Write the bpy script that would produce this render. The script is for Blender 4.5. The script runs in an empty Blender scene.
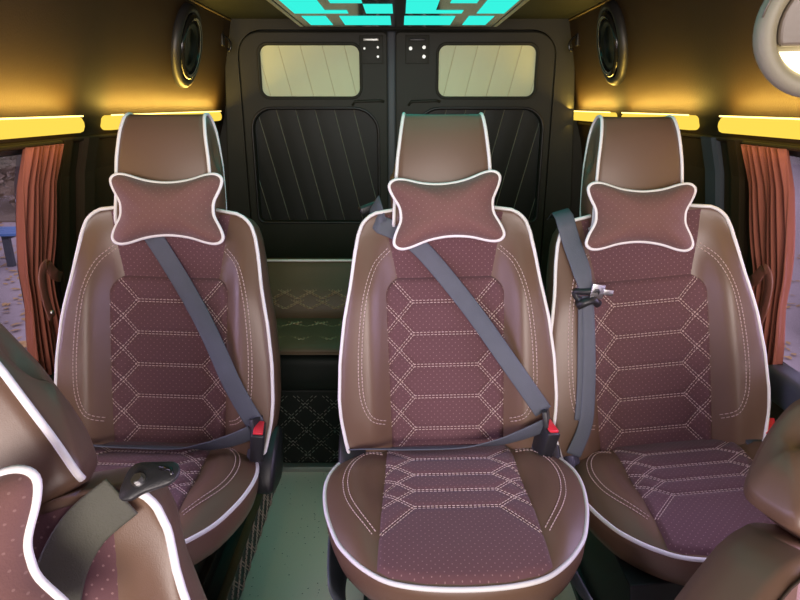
import bpy, bmesh, math, random
import numpy as np
from mathutils import Vector, Matrix, Euler
random.seed(7)
SC = bpy.context.scene
COL = SC.collection
R = math.radians
PI = math.pi

# ---------------------------------------------------------------- camera
cam_d = bpy.data.cameras.new('camera'); cam = bpy.data.objects.new('camera', cam_d); COL.objects.link(cam)
cam_d.sensor_width = 36; cam_d.lens = 27; cam_d.clip_start = 0.02
cam.location = (0, 0, 1.30); cam.rotation_euler = (R(90 - 18), 0, 0)
SC.camera = cam

# ---------------------------------------------------------------- world, light, exposure
SC.view_settings.view_transform = 'Standard'; SC.view_settings.look = 'None'
SC.view_settings.gamma = 1; SC.view_settings.use_curve_mapping = False
SC.view_settings.exposure = 0.0
W = bpy.data.worlds.new('dusk_sky'); SC.world = W; W.use_nodes = True
wn = W.node_tree.nodes; wl = W.node_tree.links
wn['Background'].inputs[0].default_value = (0.78, 0.66, 0.84, 1); wn['Background'].inputs[1].default_value = 1.15

def area(name, loc, rot, sx, sy, col, power):
    l = bpy.data.lights.new(name, 'AREA'); l.shape = 'RECTANGLE'; l.size = sx; l.size_y = sy
    l.color = col; l.energy = power
    o = bpy.data.objects.new(name, l); COL.objects.link(o); o.location = loc; o.rotation_euler = rot
    return o
# daylight through the windscreen and cab windows behind the camera
area('windscreen_daylight', (0, -2.2, 1.38), (R(86), 0, 0), 1.9, 1.0, (1.0, 0.885, 0.82), 120)
# daylight through the two side windows
area('left_window_daylight', (-1.12, 0.75, 0.92), (0, R(-90), 0), 0.5, 1.6, (0.76, 0.62, 1.0), 18)
area('right_window_daylight', (1.12, 0.75, 0.92), (0, R(90), 0), 0.5, 1.6, (0.76, 0.62, 1.0), 18)

# ---------------------------------------------------------------- materials
def mat(name, col, rough=0.5, bump=0.0, bscale=120, metal=0.0, spec=0.5, var=0.0, vscale=6, dots=None, sheen=0.0, emit=None, estr=0.0):
    m = bpy.data.materials.new(name); m.use_nodes = True
    n = m.node_tree.nodes; l = m.node_tree.links; b = n['Principled BSDF']
    b.inputs['Base Color'].default_value = (*col, 1); b.inputs['Roughness'].default_value = rough
    b.inputs['Metallic'].default_value = metal; b.inputs['Specular IOR Level'].default_value = spec
    if sheen: b.inputs['Sheen Weight'].default_value = sheen; b.inputs['Sheen Roughness'].default_value = 0.5
    tc = n.new('ShaderNodeTexCoord'); src = None
    if var:
        t = n.new('ShaderNodeTexNoise'); t.inputs['Scale'].default_value = vscale; t.inputs['Detail'].default_value = 4
        l.new(tc.outputs['Object'], t.inputs['Vector'])
        mx = n.new('ShaderNodeMix'); mx.data_type = 'RGBA'
        mx.inputs[6].default_value = (*[c * (1 - var) for c in col], 1); mx.inputs[7].default_value = (*[min(1, c * (1 + var)) for c in col], 1)
        l.new(t.outputs['Fac'], mx.inputs[0]); src = mx.outputs[2]
    if dots:
        dcol, pitch, rad, amt = dots
        facs = []
        for sh in (0.0, 0.5):
            a = n.new('ShaderNodeVectorMath'); a.operation = 'MULTIPLY_ADD'
            a.inputs[1].default_value = (1 / pitch, 1 / pitch, 0); a.inputs[2].default_value = (sh + 100, sh + 100, 0)
            l.new(tc.outputs['UV'], a.inputs[0])
            f = n.new('ShaderNodeVectorMath'); f.operation = 'FRACTION'; l.new(a.outputs[0], f.inputs[0])
            d = n.new('ShaderNodeVectorMath'); d.operation = 'DISTANCE'; d.inputs[1].default_value = (0.5, 0.5, 0); l.new(f.outputs[0], d.inputs[0])
            c = n.new('ShaderNodeMath'); c.operation = 'LESS_THAN'; c.inputs[1].default_value = rad; l.new(d.outputs['Value'], c.inputs[0]); facs.append(c)
        ad = n.new('ShaderNodeMath'); ad.operation = 'MAXIMUM'; l.new(facs[0].outputs[0], ad.inputs[0]); l.new(facs[1].outputs[0], ad.inputs[1])
        mu = n.new('ShaderNodeMath'); mu.operation = 'MULTIPLY'; mu.inputs[1].default_value = amt; l.new(ad.outputs[0], mu.inputs[0])
        mx = n.new('ShaderNodeMix'); mx.data_type = 'RGBA'
        mx.inputs[6].default_value = (*col, 1); mx.inputs[7].default_value = (*dcol, 1)
        if src: l.new(src, mx.inputs[6])
        l.new(mu.outputs[0], mx.inputs[0]); src = mx.outputs[2]
    if src: l.new(src, b.inputs['Base Color'])
    if bump:
        t = n.new('ShaderNodeTexNoise'); t.inputs['Scale'].default_value = bscale; t.inputs['Detail'].default_value = 3
        l.new(tc.outputs['Object'], t.inputs['Vector'])
        bp = n.new('ShaderNodeBump'); bp.inputs['Strength'].default_value = bump; bp.inputs['Distance'].default_value = 0.002
        l.new(t.outputs['Fac'], bp.inputs['Height']); l.new(bp.outputs[0], b.inputs['Normal'])
    if emit:
        b.inputs['Emission Color'].default_value = (*emit, 1); b.inputs['Emission Strength'].default_value = estr
    return m

M = {}
M['leather'] = mat('brown_leather', (0.138, 0.080, 0.051), 0.38, 0.12, 700, var=0.08)
M['fabric'] = mat('maroon_perforated_fabric', (0.122, 0.057, 0.062), 0.85, 0.25, 400, spec=0.25, var=0.12, dots=((0.42, 0.27, 0.25), 0.0165, 0.080, 0.40), sheen=0.15)
M['pillow'] = mat('pillow_suede', (0.165, 0.082, 0.068), 0.85, 0.25, 400, spec=0.25, var=0.15, vscale=9, dots=((0.38, 0.24, 0.20), 0.017, 0.07, 0.36), sheen=0.15)
M['piping'] = mat('white_piping', (0.80, 0.78, 0.76), 0.5, 0.2, 300)
M['thread'] = mat('pale_thread', (0.62, 0.47, 0.42), 0.7, 0.1, 300)
M['webbing'] = mat('grey_webbing', (0.082, 0.092, 0.115), 0.6, 0.5, 500, var=0.1, vscale=30)
M['webbing_olive'] = mat('dark_webbing', (0.062, 0.062, 0.043), 0.65, 0.5, 500, var=0.1, vscale=30)
M['black'] = mat('black_plastic', (0.018, 0.018, 0.020), 0.42, 0.2, 300)
M['slate'] = mat('slate_plastic', (0.060, 0.070, 0.088), 0.5, 0.2, 300)
M['gloss'] = mat('gloss_black', (0.010, 0.010, 0.010), 0.18, 0.05, 50)
M['red'] = mat('red_button', (0.75, 0.03, 0.05), 0.35, 0.05, 50)
M['steel'] = mat('steel', (0.62, 0.62, 0.62), 0.28, 0.1, 80, metal=1)
M['alu'] = mat('aluminium_trim', (0.50, 0.52, 0.50), 0.4, 0.1, 80, metal=0.8)
M['wall'] = mat('dark_brown_wall_leather', (0.040, 0.0255, 0.0135), 0.6, 0.35, 220, var=0.15, spec=0.22)
M['wall_low'] = mat('brown_side_panel', (0.075, 0.040, 0.028), 0.55, 0.3, 220, var=0.1)
M['ceiling'] = mat('dark_headliner', (0.017, 0.021, 0.017), 0.7, 0.3, 200, var=0.1, spec=0.3)
M['door'] = mat('dark_door_lining', (0.027, 0.028, 0.0215), 0.55, 0.3, 220, var=0.12, spec=0.3)
M['door_quilt'] = mat('black_quilted_vinyl', (0.0085, 0.0115, 0.0095), 0.5, 0.2, 220, var=0.1, spec=0.3)
M['door_seam'] = mat('grey_seam', (0.22, 0.23, 0.18), 0.6, 0.1, 200)
M['cream'] = mat('cream_quilted_panel', (0.78, 0.86, 0.56), 0.55, 0.2, 220, var=0.05)
M['cream_seam'] = mat('cream_seam', (0.72, 0.73, 0.48), 0.6, 0.1, 200)
M['curtain'] = mat('terracotta_curtain', (0.27, 0.088, 0.058), 0.8, 0.4, 300, var=0.12, spec=0.2)
M['strap'] = mat('brown_strap', (0.20, 0.075, 0.05), 0.5, 0.2, 200)
M['bench_olive'] = mat('olive_brown_vinyl', (0.105, 0.072, 0.040), 0.5, 0.3, 240, var=0.1)
M['bench_thread'] = mat('dull_thread', (0.36, 0.27, 0.16), 0.7, 0.1, 200)
M['thread_dim'] = mat('grey_thread', (0.26, 0.26, 0.22), 0.7, 0.1, 200)
M['lamp_skin'] = mat('pale_padded_vinyl', (0.27, 0.25, 0.175), 0.55, 0.3, 160)
M['lamp_plate'] = mat('grey_lamp_plate', (0.15, 0.12, 0.09), 0.35, 0.1, 100)
M['blue'] = mat('blue_bench_paint', (0.10, 0.24, 0.55), 0.5, 0.1, 60)
M['leaf_a'] = mat('bush_leaf', (0.42, 0.33, 0.24), 0.7, 0.1, 60, var=0.4, vscale=3)
M['leaf_b'] = mat('fallen_leaf', (0.58, 0.38, 0.16), 0.7, 0.1, 60, var=0.35, vscale=2)
M['bark'] = mat('bark', (0.08, 0.055, 0.04), 0.9, 0.5, 40)

def emis(name, col, strength):
    m = bpy.data.materials.new(name); m.use_nodes = True
    n = m.node_tree.nodes; l = m.node_tree.links
    for x in list(n): n.remove(x)
    e = n.new('ShaderNodeEmission'); e.inputs[0].default_value = (*col, 1); e.inputs[1].default_value = strength
    o = n.new('ShaderNodeOutputMaterial'); l.new(e.outputs[0], o.inputs[0]); return m
M['led'] = emis('yellow_led_diffuser', (1.0, 0.68, 0.085), 1.10)
M['led_hot'] = emis('yellow_led_row', (1.0, 0.72, 0.20), 4.0)
M['cyan'] = emis('cyan_light_panel', (0.035, 0.80, 0.66), 1.15)
M['warm'] = emis('warm_lamp_lens', (1.0, 0.80, 0.45), 4.0)

def glass():
    m = bpy.data.materials.new('window_glass'); m.use_nodes = True
    n = m.node_tree.nodes; l = m.node_tree.links
    for x in list(n): n.remove(x)
    t = n.new('ShaderNodeBsdfTransparent'); t.inputs[0].default_value = (0.93, 0.92, 0.97, 1)
    g = n.new('ShaderNodeBsdfGlossy'); g.inputs['Roughness'].default_value = 0.02
    f = n.new('ShaderNodeFresnel'); f.inputs[0].default_value = 1.3
    mx = n.new('ShaderNodeMixShader'); o = n.new('ShaderNodeOutputMaterial')
    l.new(f.outputs[0], mx.inputs[0]); l.new(t.outputs[0], mx.inputs[1]); l.new(g.outputs[0], mx.inputs[2]); l.new(mx.outputs[0], o.inputs[0])
    return m
M['glass'] = glass()

def speckle(name, base, dark, light, scale, rough):
    m = mat(name, base, rough, 0.1, 100)
    n = m.node_tree.nodes; l = m.node_tree.links; b = n['Principled BSDF']
    tc = n.new('ShaderNodeTexCoord'); src = None; prev = None
    for k, (c, th, sc) in enumerate(((dark, 0.085, scale), (light, 0.075, scale * 1.37))):
        v = n.new('ShaderNodeTexVoronoi'); v.inputs['Scale'].default_value = sc; l.new(tc.outputs['Object'], v.inputs['Vector'])
        lt = n.new('ShaderNodeMath'); lt.operation = 'LESS_THAN'; lt.inputs[1].default_value = th; l.new(v.outputs['Distance'], lt.inputs[0])
        mx = n.new('ShaderNodeMix'); mx.data_type = 'RGBA'; mx.inputs[6].default_value = (*base, 1); mx.inputs[7].default_value = (*c, 1)
        if prev: l.new(prev, mx.inputs[6])
        l.new(lt.outputs[0], mx.inputs[0]); prev = mx.outputs[2]
    l.new(prev, b.inputs['Base Color']); return m
M['floor'] = speckle('speckled_vinyl', (0.84, 0.79, 0.68), (0.08, 0.09, 0.07), (0.6, 0.62, 0.55), 48, 0.4)
M['asphalt'] = speckle('asphalt_path', (0.46, 0.40, 0.42), (0.2, 0.19, 0.22), (0.42, 0.38, 0.42), 30, 0.8)
M['soil'] = mat('autumn_soil', (0.24, 0.19, 0.14), 0.9, 0.5, 20, var=0.4, vscale=4)

# ---------------------------------------------------------------- helpers
def fixn(me):
    bm = bmesh.new(); bm.from_mesh(me); bmesh.ops.recalc_face_normals(bm, faces=bm.faces[:]); bm.to_mesh(me); bm.free()
def ob(name, vf, m, parent=None, smooth=True, uv=None):
    v, f = vf
    me = bpy.data.meshes.new(name); me.from_pydata([tuple(map(float, p)) for p in v], [], [tuple(map(int, q)) for q in f]); me.update(); fixn(me)
    o = bpy.data.objects.new(name, me); COL.objects.link(o)
    if m: me.materials.append(M[m] if isinstance(m, str) else m)
    if smooth: me.polygons.foreach_set('use_smooth', [True] * len(me.polygons))
    if uv is not None:
        lay = me.uv_layers.new(name='UVMap')
        for lp in me.loops: lay.data[lp.index].uv = uv[lp.vertex_index]
    if parent: o.parent = parent
    return o
def empty(name, loc=(0, 0, 0), rot=(0, 0, 0)):
    o = bpy.data.objects.new(name, None); COL.objects.link(o); o.location = loc; o.rotation_euler = rot; o.empty_display_size = 0.05; return o
def tag(o, label, cat, group=None, kind=None):
    o['label'] = label; o['category'] = cat
    if group: o['group'] = group
    if kind: o['kind'] = kind
    return o
def struct(o): o['kind'] = 'structure'; return o
def join(*vfs):
    V = []; Fc = []
    for v, f in vfs:
        b = len(V); V += [tuple(p) for p in v]; Fc += [tuple(i + b for i in q) for q in f]
    return V, Fc
def box(x0, x1, y0, y1, z0, z1):
    v = [(x, y, z) for x in (x0, x1) for y in (y0, y1) for z in (z0, z1)]
    return v, [(0, 1, 3, 2), (4, 6, 7, 5), (0, 4, 5, 1), (2, 3, 7, 6), (0, 2, 6, 4), (1, 5, 7, 3)]
def bev(o, w=0.006, seg=3):
    b = o.modifiers.new('bevel', 'BEVEL'); b.width = w; b.segments = seg; b.limit_method = 'ANGLE'; return o
def tube(pts, r, closed=False, n=8):
    P = [Vector(p) for p in pts]; N = len(P); V = []; Fc = []
    T = []
    for i in range(N):
        if closed: t = P[(i + 1) % N] - P[i - 1]
        else: t = P[min(i + 1, N - 1)] - P[max(i - 1, 0)]
        T.append(t.normalized() if t.length > 1e-9 else Vector((0, 0, 1)))
    up = Vector((0, 0, 1)) if abs(T[0].z) < 0.9 else Vector((1, 0, 0))
    a = (up - T[0] * up.dot(T[0])).normalized()
    for i in range(N):
        a = (a - T[i] * a.dot(T[i])).normalized(); b = T[i].cross(a)
        rr = r[i] if hasattr(r, '__len__') else r
        for k in range(n):
            an = 2 * PI * k / n; V.append(P[i] + (a * math.cos(an) + b * math.sin(an)) * rr)
    for i in range(N if closed else N - 1):
        j = (i + 1) % N
        for k in range(n): Fc.append((i * n + k, i * n + (k + 1) % n, j * n + (k + 1) % n, j * n + k))
    if not closed: Fc.append(tuple(range(n))[::-1]); Fc.append(tuple((N - 1) * n + k for k in range(n)))
    return V, Fc
def catmull(pts, per=8, closed=False):
    P = [np.array(p, float) for p in pts]; N = len(P); out = []
    rng = range(N) if closed else range(N - 1)
    for i in rng:
        if closed: p0, p1, p2, p3 = P[i - 1], P[i], P[(i + 1) % N], P[(i + 2) % N]
        else: p0, p1, p2, p3 = P[max(i - 1, 0)], P[i], P[i + 1], P[min(i + 2, N - 1)]
        for k in range(per):
            t = k / per
            out.append(0.5 * (2 * p1 + (p2 - p0) * t + (2 * p0 - 5 * p1 + 4 * p2 - p3) * t * t + (3 * p1 - p0 - 3 * p2 + p3) * t ** 3))
    if not closed: out.append(P[-1])
    return out
def loft(rings, cap0=True, cap1=True):
    n = len(rings[0]); V = [p for r in rings for p in r]; Fc = []
    for i in range(len(rings) - 1):
        for k in range(n): Fc.append((i * n + k, i * n + (k + 1) % n, (i + 1) * n + (k + 1) % n, (i + 1) * n + k))
    if cap0: Fc.append(tuple(range(n))[::-1])
    if cap1: Fc.append(tuple((len(rings) - 1) * n + k for k in range(n)))
    return V, Fc
def grid(fn, nu, nv):
    V = [fn(i / (nu - 1), j / (nv - 1)) for j in range(nv) for i in range(nu)]
    Fc = [(j * nu + i, j * nu + i + 1, (j + 1) * nu + i + 1, (j + 1) * nu + i) for j in range(nv - 1) for i in range(nu - 1)]
    return V, Fc
def ribbon(pts, wdirs, width, th=0.0018):
    """webbing: a thin strip with thickness; wdirs = direction across the strip at every point"""
    rings = []
    P = [Vector(p) for p in pts]; N = len(P)
    for i in range(N):
        t = (P[min(i + 1, N - 1)] - P[max(i - 1, 0)]).normalized()
        w = Vector(wdirs[i]); w = (w - t * w.dot(t)).normalized(); nn = t.cross(w)
        hw = (width[i] if hasattr(width, '__len__') else width) / 2
        rings.append([P[i] + w * hw * a + nn * th * (b + 0.35 * (1 - a * a)) for a, b in ((-1, .5), (-.9, 1), (-.3, .8), (.3, .8), (.9, 1), (1, .5), (1, -.5), (.9, -1), (-.9, -1), (-1, -.5))])
    return loft(rings)
def dashes(path2, fn, r=0.0011, dash=0.0062, gap=0.0032, off=0.0):
    """stitch line: dashes along a 2-D polyline mapped on a surface by fn"""
    out = []
    pts = [np.array(p, float) for p in path2]
    seg = []; L = 0
    cum = [0]
    for a, b in zip(pts, pts[1:]): L += np.linalg.norm(b - a); cum.append(L)
    def at(d):
        for i in range(len(pts) - 1):
            if d <= cum[i + 1] or i == len(pts) - 2:
                t = (d - cum[i]) / max(1e-9, cum[i + 1] - cum[i]); return pts[i] + (pts[i + 1] - pts[i]) * min(max(t, 0), 1)
    d = 0
    while d + dash < L:
        A, B = fn(*at(d)), fn(*at(d + dash)); out.append(tube([A, B], r, n=4)); d += dash + gap
    if L - d > dash * .4: out.append(tube([fn(*at(d)), fn(*at(L))], r, n=4))
    return out
def offset2(path, d):
    P = [np.array(p, float) for p in path]; out = []
    for i in range(len(P)):
        t = P[min(i + 1, len(P) - 1)] - P[max(i - 1, 0)]; t /= max(1e-9, np.linalg.norm(t)); out.append(P[i] + np.array((-t[1], t[0])) * d)
    return out
def double(path, fn, sep=0.0065, **k):
    return dashes(offset2(path, sep / 2), fn, **k) + dashes(offset2(path, -sep / 2), fn, **k)
def sm(x): x = min(1, max(0, x)); return x * x * (3 - 2 * x)
def rrect(x0, x1, y0, y1, r, n=7, rs=None):
    rs = rs or (r, r, r, r); out = []
    for cx, cy, a0, rr in ((x0 + rs[0], y0 + rs[0], PI, rs[0]), (x1 - rs[1], y0 + rs[1], 1.5 * PI, rs[1]), (x1 - rs[2], y1 - rs[2], 0, rs[2]), (x0 + rs[3], y1 - rs[3], PI / 2, rs[3])):
        for k in range(n + 1): a = a0 + PI / 2 * k / n; out.append((cx + rr * math.cos(a), cy + rr * math.sin(a)))
    return out
def plate(name, loops, ext, bevel, m, mtx, parent=None):
    """flat plate with holes, real thickness and rounded edges"""
    cu = bpy.data.curves.new('tmp', 'CURVE'); cu.dimensions = '2D'; cu.fill_mode = 'BOTH'; cu.extrude = ext; cu.bevel_depth = bevel; cu.bevel_resolution = 2
    for lp in loops:
        s = cu.splines.new('POLY'); s.points.add(len(lp) - 1); s.use_cyclic_u = True
        for p, q in zip(s.points, lp): p.co = (q[0], q[1], 0, 1)
    t = bpy.data.objects.new('tmp', cu); COL.objects.link(t)
    me = bpy.data.meshes.new_from_object(t.evaluated_get(bpy.context.evaluated_depsgraph_get()))
    bpy.data.objects.remove(t); bpy.data.curves.remove(cu)
    me.name = name; me.transform(mtx); me.materials.clear(); me.materials.append(M[m])
    o = bpy.data.objects.new(name, me); COL.objects.link(o)
    if parent: o.parent = parent
    return o
XZ = lambda y: Matrix.Translation((0, y, 0)) @ Matrix.Rotation(R(90), 4, 'X')   # 2-D (x, z) on a wall at depth y

# ================================================================ SETTING
def wx(z):   # half-width of the van body at height z
    return float(np.interp(z, [0, 0.30, 0.85, 1.10, 1.25, 1.72], [1.05, 1.06, 1.05, 1.01, 0.965, 0.865]))
Y0, Y1 = -0.95, 3.47
WIN_Z0, WIN_Z1, WIN_Y0, WIN_Y1 = 0.60, 1.19, -0.55, 1.66

struct(ob('floor', box(-1.10, 1.10, Y0, Y1, -0.05, 0), 'floor', smooth=False))
struct(ob('ceiling', box(-1.02, 1.02, Y0, Y1, 1.72, 1.77), 'ceiling', smooth=False))
for side, name in ((-1, 'wall_left'), (1, 'wall_right')):
    zs = sorted(set([0, 0.3, WIN_Z0, 0.85, 1.0, 1.10, WIN_Z1, 1.25, 1.35, 1.45, 1.55, 1.64, 1.72]))
    ys = [Y0, WIN_Y0, 0.2, 0.8, WIN_Y1, 2.3, 2.9, Y1]
    V = []; Fc = []; idx = {}
    for l_, d in ((0, 0.0), (1, 0.045)):
        for i, y in enumerate(ys):
            for j, z in enumerate(zs): idx[l_, i, j] = len(V); V.append((side * (wx(z) + d), y, z))
    open_ = lambda i, j: 0 <= i < len(ys) - 1 and 0 <= j < len(zs) - 1 and not (ys[i] >= WIN_Y0 and ys[i + 1] <= WIN_Y1 and zs[j] >= WIN_Z0 and zs[j + 1] <= WIN_Z1)
    for i in range(len(ys) - 1):
        for j in range(len(zs) - 1):
            if not open_(i, j): continue
            for l_ in (0, 1): Fc.append((idx[l_, i, j], idx[l_, i + 1, j], idx[l_, i + 1, j + 1], idx[l_, i, j + 1]))
            for di, dj, a, b in ((-1, 0, (i, j), (i, j + 1)), (1, 0, (i + 1, j), (i + 1, j + 1)), (0, -1, (i, j), (i + 1, j)), (0, 1, (i, j + 1), (i + 1, j + 1))):
                if not open_(i + di, j + dj): Fc.append((idx[(0,) + a], idx[(0,) + b], idx[(1,) + b], idx[(1,) + a]))
    struct(ob(name, (V, Fc), 'wall', smooth=False))
    n = 1 if side < 0 else 2
    # window: black rubber frame and its glass pane
    fr = [(side * (wx(z) + 0.012), y, z) for y, z in [(WIN_Y0, WIN_Z0), (WIN_Y1, WIN_Z0), (WIN_Y1, 0.9), (WIN_Y1, WIN_Z1), (WIN_Y0, WIN_Z1), (WIN_Y0, 0.9)]]
    w = struct(ob('window_%d' % n, tube(fr, 0.014, closed=True, n=8), 'black', smooth=False))
    g = ob('glass_pane', grid(lambda u, v: (side * (wx(WIN_Z0 + v * (WIN_Z1 - WIN_Z0)) + 0.02), WIN_Y0 + u * (WIN_Y1 - WIN_Y0), WIN_Z0 + v * (WIN_Z1 - WIN_Z0)), 2, 6), 'glass', w)
    sl = g.modifiers.new('s', 'SOLIDIFY'); sl.thickness = 0.004
    # padded ledge under the window
    lb = bev(ob('trim_%d' % n, box(*sorted((side * 0.985, side * 1.06)), -0.6, 1.50, 0.545, 0.635), 'slate'), 0.02, 4); struct(lb)
    # brown lower side panel
    struct(bev(ob('baseboard_left' if side < 0 else 'baseboard_right', box(*sorted((side * 1.025, side * 1.05)), -0.6, 1.9, 0.02, 0.54), 'wall_low'), 0.008))
    # pillar covers behind the curtain
    for k, (ya, yb, m_) in enumerate(((1.76, 1.83, 'wall'), (1.90, 1.99, 'slate' if side > 0 else 'wall'))):
        vv = []
        for z in (0.3, 0.85, 1.10, 1.205): vv.append([(side * (wx(z) - d), y, z) for y, d in ((ya, -0.01), (ya, 0.012), (ya + 0.012, 0.022), (yb - 0.012, 0.022), (yb, 0.012), (yb, -0.01))])
        struct(ob('trim_%d' % (10 + 2 * n + k), loft(vv), m_, smooth=False))
    # shelf lip under the light strips and bright joint line along the ceiling
    lip = [(side * (wx(1.205) - 0.004), y, 1.203) for y in (Y0, 1.0, 2.0, 3.40)]
    struct(ob('trim_%d' % (20 + n), tube(lip, 0.008, n=6), 'wall'))
    struct(ob('trim_%d' % (30 + n), tube([(side * 0.868, y, 1.714) for y in (Y0, 1, 2, 3.42)], 0.005, n=6), 'bench_thread'))

# rear wall (D-pillars and header) and the two rear doors
struct(ob('wall_rear', box(-1.08, 1.08, 3.455, 3.50, 0, 1.72), 'door', smooth=False))
hd = plate('trim_40', [[(-1.0, 0.0), (1.0, 0.0), (0.90, 1.72), (-0.90, 1.72)], rrect(-0.845, 0.815, -0.3, 1.67, 0.13, rs=(0.01, 0.01, 0.13, 0.13))], 0.028, 0.006, 'door', XZ(3.40)); struct(hd)

def rear_door(n, x0, x1, win, low, flip):
    d = struct(plate('door_%d' % n, [rrect(x0, x1, 0.03, 1.655, 0.02, rs=(0.02, 0.02, 0.02 if flip < 0 else 0.11, 0.11 if flip < 0 else 0.02)), win, low], 0.016, 0.009, 'door', XZ(3.40)))
    rx = lambda lp: (min(p[0] for p in lp), max(p[0] for p in lp), min(p[1] for p in lp), max(p[1] for p in lp))
    for nm, lp, m_, sm_, yy, pit in (('window_panel', win, 'cream', 'cream_seam', 3.395, 0.115), ('quilted_panel', low, 'door_quilt', 'door_seam', 3.415, 0.105)):
        a0, a1, b0, b1 = rx(lp)
        def hf(u, v):
            x = a0 - 0.01 + u * (a1 - a0 + 0.02); z = b0 - 0.01 + v * (b1 - b0 + 0.02)
            ph = (x + flip * -0.24 * (z - b0)) / pit
            return (x, yy - 0.0022 * abs(math.sin(PI * ph)) ** 0.6, z)
        p = ob(nm, grid(hf, 90, 12), m_, d)
        tubes = []
        for k in range(-30, 30):
            pts = []
            for z in np.linspace(b0, b1, 9):
                x = k * pit - flip * -0.24 * (z - b0)
                if a0 < x < a1: pts.append((x, yy - 0.0005, z))
            if len(pts) > 1: tubes.append(tube(pts, 0.0022, n=4))
        ob('seam', join(*tubes), sm_, p)
    # groove rims around both openings
    for lp, m_ in ((win, 'door'), (low, 'black')):
        ob('rim', tube([(p[0], 3.378, p[1]) for p in lp], 0.008, closed=True, n=8), m_, d)
    # catch plate with its screws at the top inner corner
    cx = -0.150 if flip < 0 else 0.090
    c = bev(ob('catch_plate', box(cx - 0.062, cx + 0.062, 3.372, 3.379, 1.505, 1.645), 'door', d), 0.0025)
    bev(ob('catch', box(cx - 0.04, cx + 0.04, 3.36, 3.374, 1.615, 1.629), 'alu' if flip < 0 else 'black', c), 0.003)
    for sx, sz in ((-0.035, 1.580), (0.035, 1.585), (0.035, 1.540)):
        ob('screw', tube([(cx + sx, 3.375, sz), (cx + sx, 3.367, sz)], 0.009 if flip > 0 else 0.006, n=10), 'alu', c, smooth=False)
    # moulded grip line below the window
    gx = -0.17 if flip < 0 else 0.13
    ob('grip', tube([(gx - 0.085, 3.378, 1.298), (gx - 0.07, 3.372, 1.318), (gx + 0.06, 3.372, 1.322), (gx + 0.085, 3.378, 1.318)], 0.008, n=6), 'door', d)
    return d
rear_door(1, -0.838, -0.072, rrect(-0.742, -0.205, 1.335, 1.605, 0.05), rrect(-0.800, -0.115, 0.665, 1.285, 0.09, rs=(0.04, 0.04, 0.13, 0.11)), -1)
rear_door(2, -0.018, 0.808, rrect(0.195, 0.722, 1.335, 1.605, 0.05), rrect(0.085, 0.775, 0.665, 1.285, 0.09, rs=(0.04, 0.04, 0.11, 0.13)), 1)
struct(bev(ob('trim_41', box(-0.068, -0.022, 3.37, 3.43, 0.03, 1.665), 'slate'), 0.01))
# dropped centre of the ceiling and its metal edging
struct(bev(ob('trim_42', box(-0.478, -0.458, -0.5, 3.12, 1.655, 1.668), 'alu'), 0.003))
struct(bev(ob('trim_43', box(0.443, 0.463, -0.5, 3.12, 1.655, 1.668), 'alu'), 0.003))
struct(bev(ob('trim_44', box(-0.47, 0.455, -0.5, 3.16, 1.666, 1.722), 'ceiling'), 0.006))
struct(bev(ob('trim_45', box(-0.60, 0.60, 1.925, 1.958, 0.0, 0.022), 'alu'), 0.004))
# low step of the floor under the left seats, with quilted side
plat = struct(bev(ob('floor_platform', box(-1.05, -0.442, 0.25, 1.93, 0.0, 0.115), 'black'), 0.006))
pm = []
for k in range(-4, 26):
    for sg in (-1, 1):
        for dd in (0, 0.012):
            a = (0.3 + k * 0.075 + dd, 0.004); b = (a[0] + sg * 0.085, 0.108)
            pm += dashes([a, b], lambda y, z: (-0.4405, y, z), r=0.0018, dash=0.009, gap=0.003)
ob('stitching', join(*pm), 'thread', plat)
bev(ob('edge_strip', box(-0.460, -0.436, 0.25, 1.93, 0.112, 0.122), 'bench_olive', plat), 0.003)

# ================================================================ SEATS
TB = R(14)
BW = [(-0.06, .225), (-0.03, .245), (0.03, .262), (0.10, .274), (0.15, .277), (0.25, .272), (0.35, .259), (0.45, .239), (0.52, .229), (0.57, .219), (0.60, .208), (0.618, .192), (0.63, .168), (0.636, .120)]
def bw(s):
    xs, ys = zip(*BW); return float(np.interp(s, xs, ys))
def B(x, s, off): return (x, math.sin(TB) * s - math.cos(TB) * off, 0.43 + math.cos(TB) * s + math.sin(TB) * off)
def edge_off(s): return 0.014 + 0.022 * (1 - sm((s - 0.36) / 0.22))
def front(x, s):
    w = bw(s); u = min(1, abs(x) / w)
    hump = 0.034 * sm((abs(x) - 0.135) / 0.065) * (1 - sm((s - 0.40) / 0.20)) * (0.55 + 0.45 * sm((s + 0.02) / 0.12))
    e = edge_off(s)
    dip = 0.022 + 0.010 + (e - 0.014) * 0.9 - 0.032 + 0.030 * (1 - sm((abs(x) - 0.10) / 0.10)) * (1 - 0.6 * sm((s - 0.46) / 0.12)) + 0.010
    return (hump + 0.012 * math.sin(PI * min(1, max(0, s / 0.63))) - dip) * math.sqrt(max(0, 1 - u ** 5)) + e
def backrest_mesh():
    rings = []
    SS = list(np.linspace(-0.06, 0.55, 34)) + list(np.linspace(0.565, 0.636, 12))
    for s in SS:
        w = bw(s); r = []
        e = 1 if s > -0.04 else 0.4
        for i in range(45):
            u = -1 + 2 * i / 44; u = math.copysign(1 - (1 - abs(u)) ** 1.25, u)
            r.append(B(u * w, s, front(u * w, s) * e))
        for x, o in ((1.012 * w, -0.02), (1.02 * w, -0.05), (1.0 * w, -0.085), (.93 * w, -0.112), (.7 * w, -0.122), (.3 * w, -.124), (-.3 * w, -.124), (-.7 * w, -.122), (-.93 * w, -.112), (-1.0 * w, -.085), (-1.02 * w, -.05), (-1.012 * w, -.02)):
            r.append(B(x, s, o))
        rings.append(r)
    return loft(rings)
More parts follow.
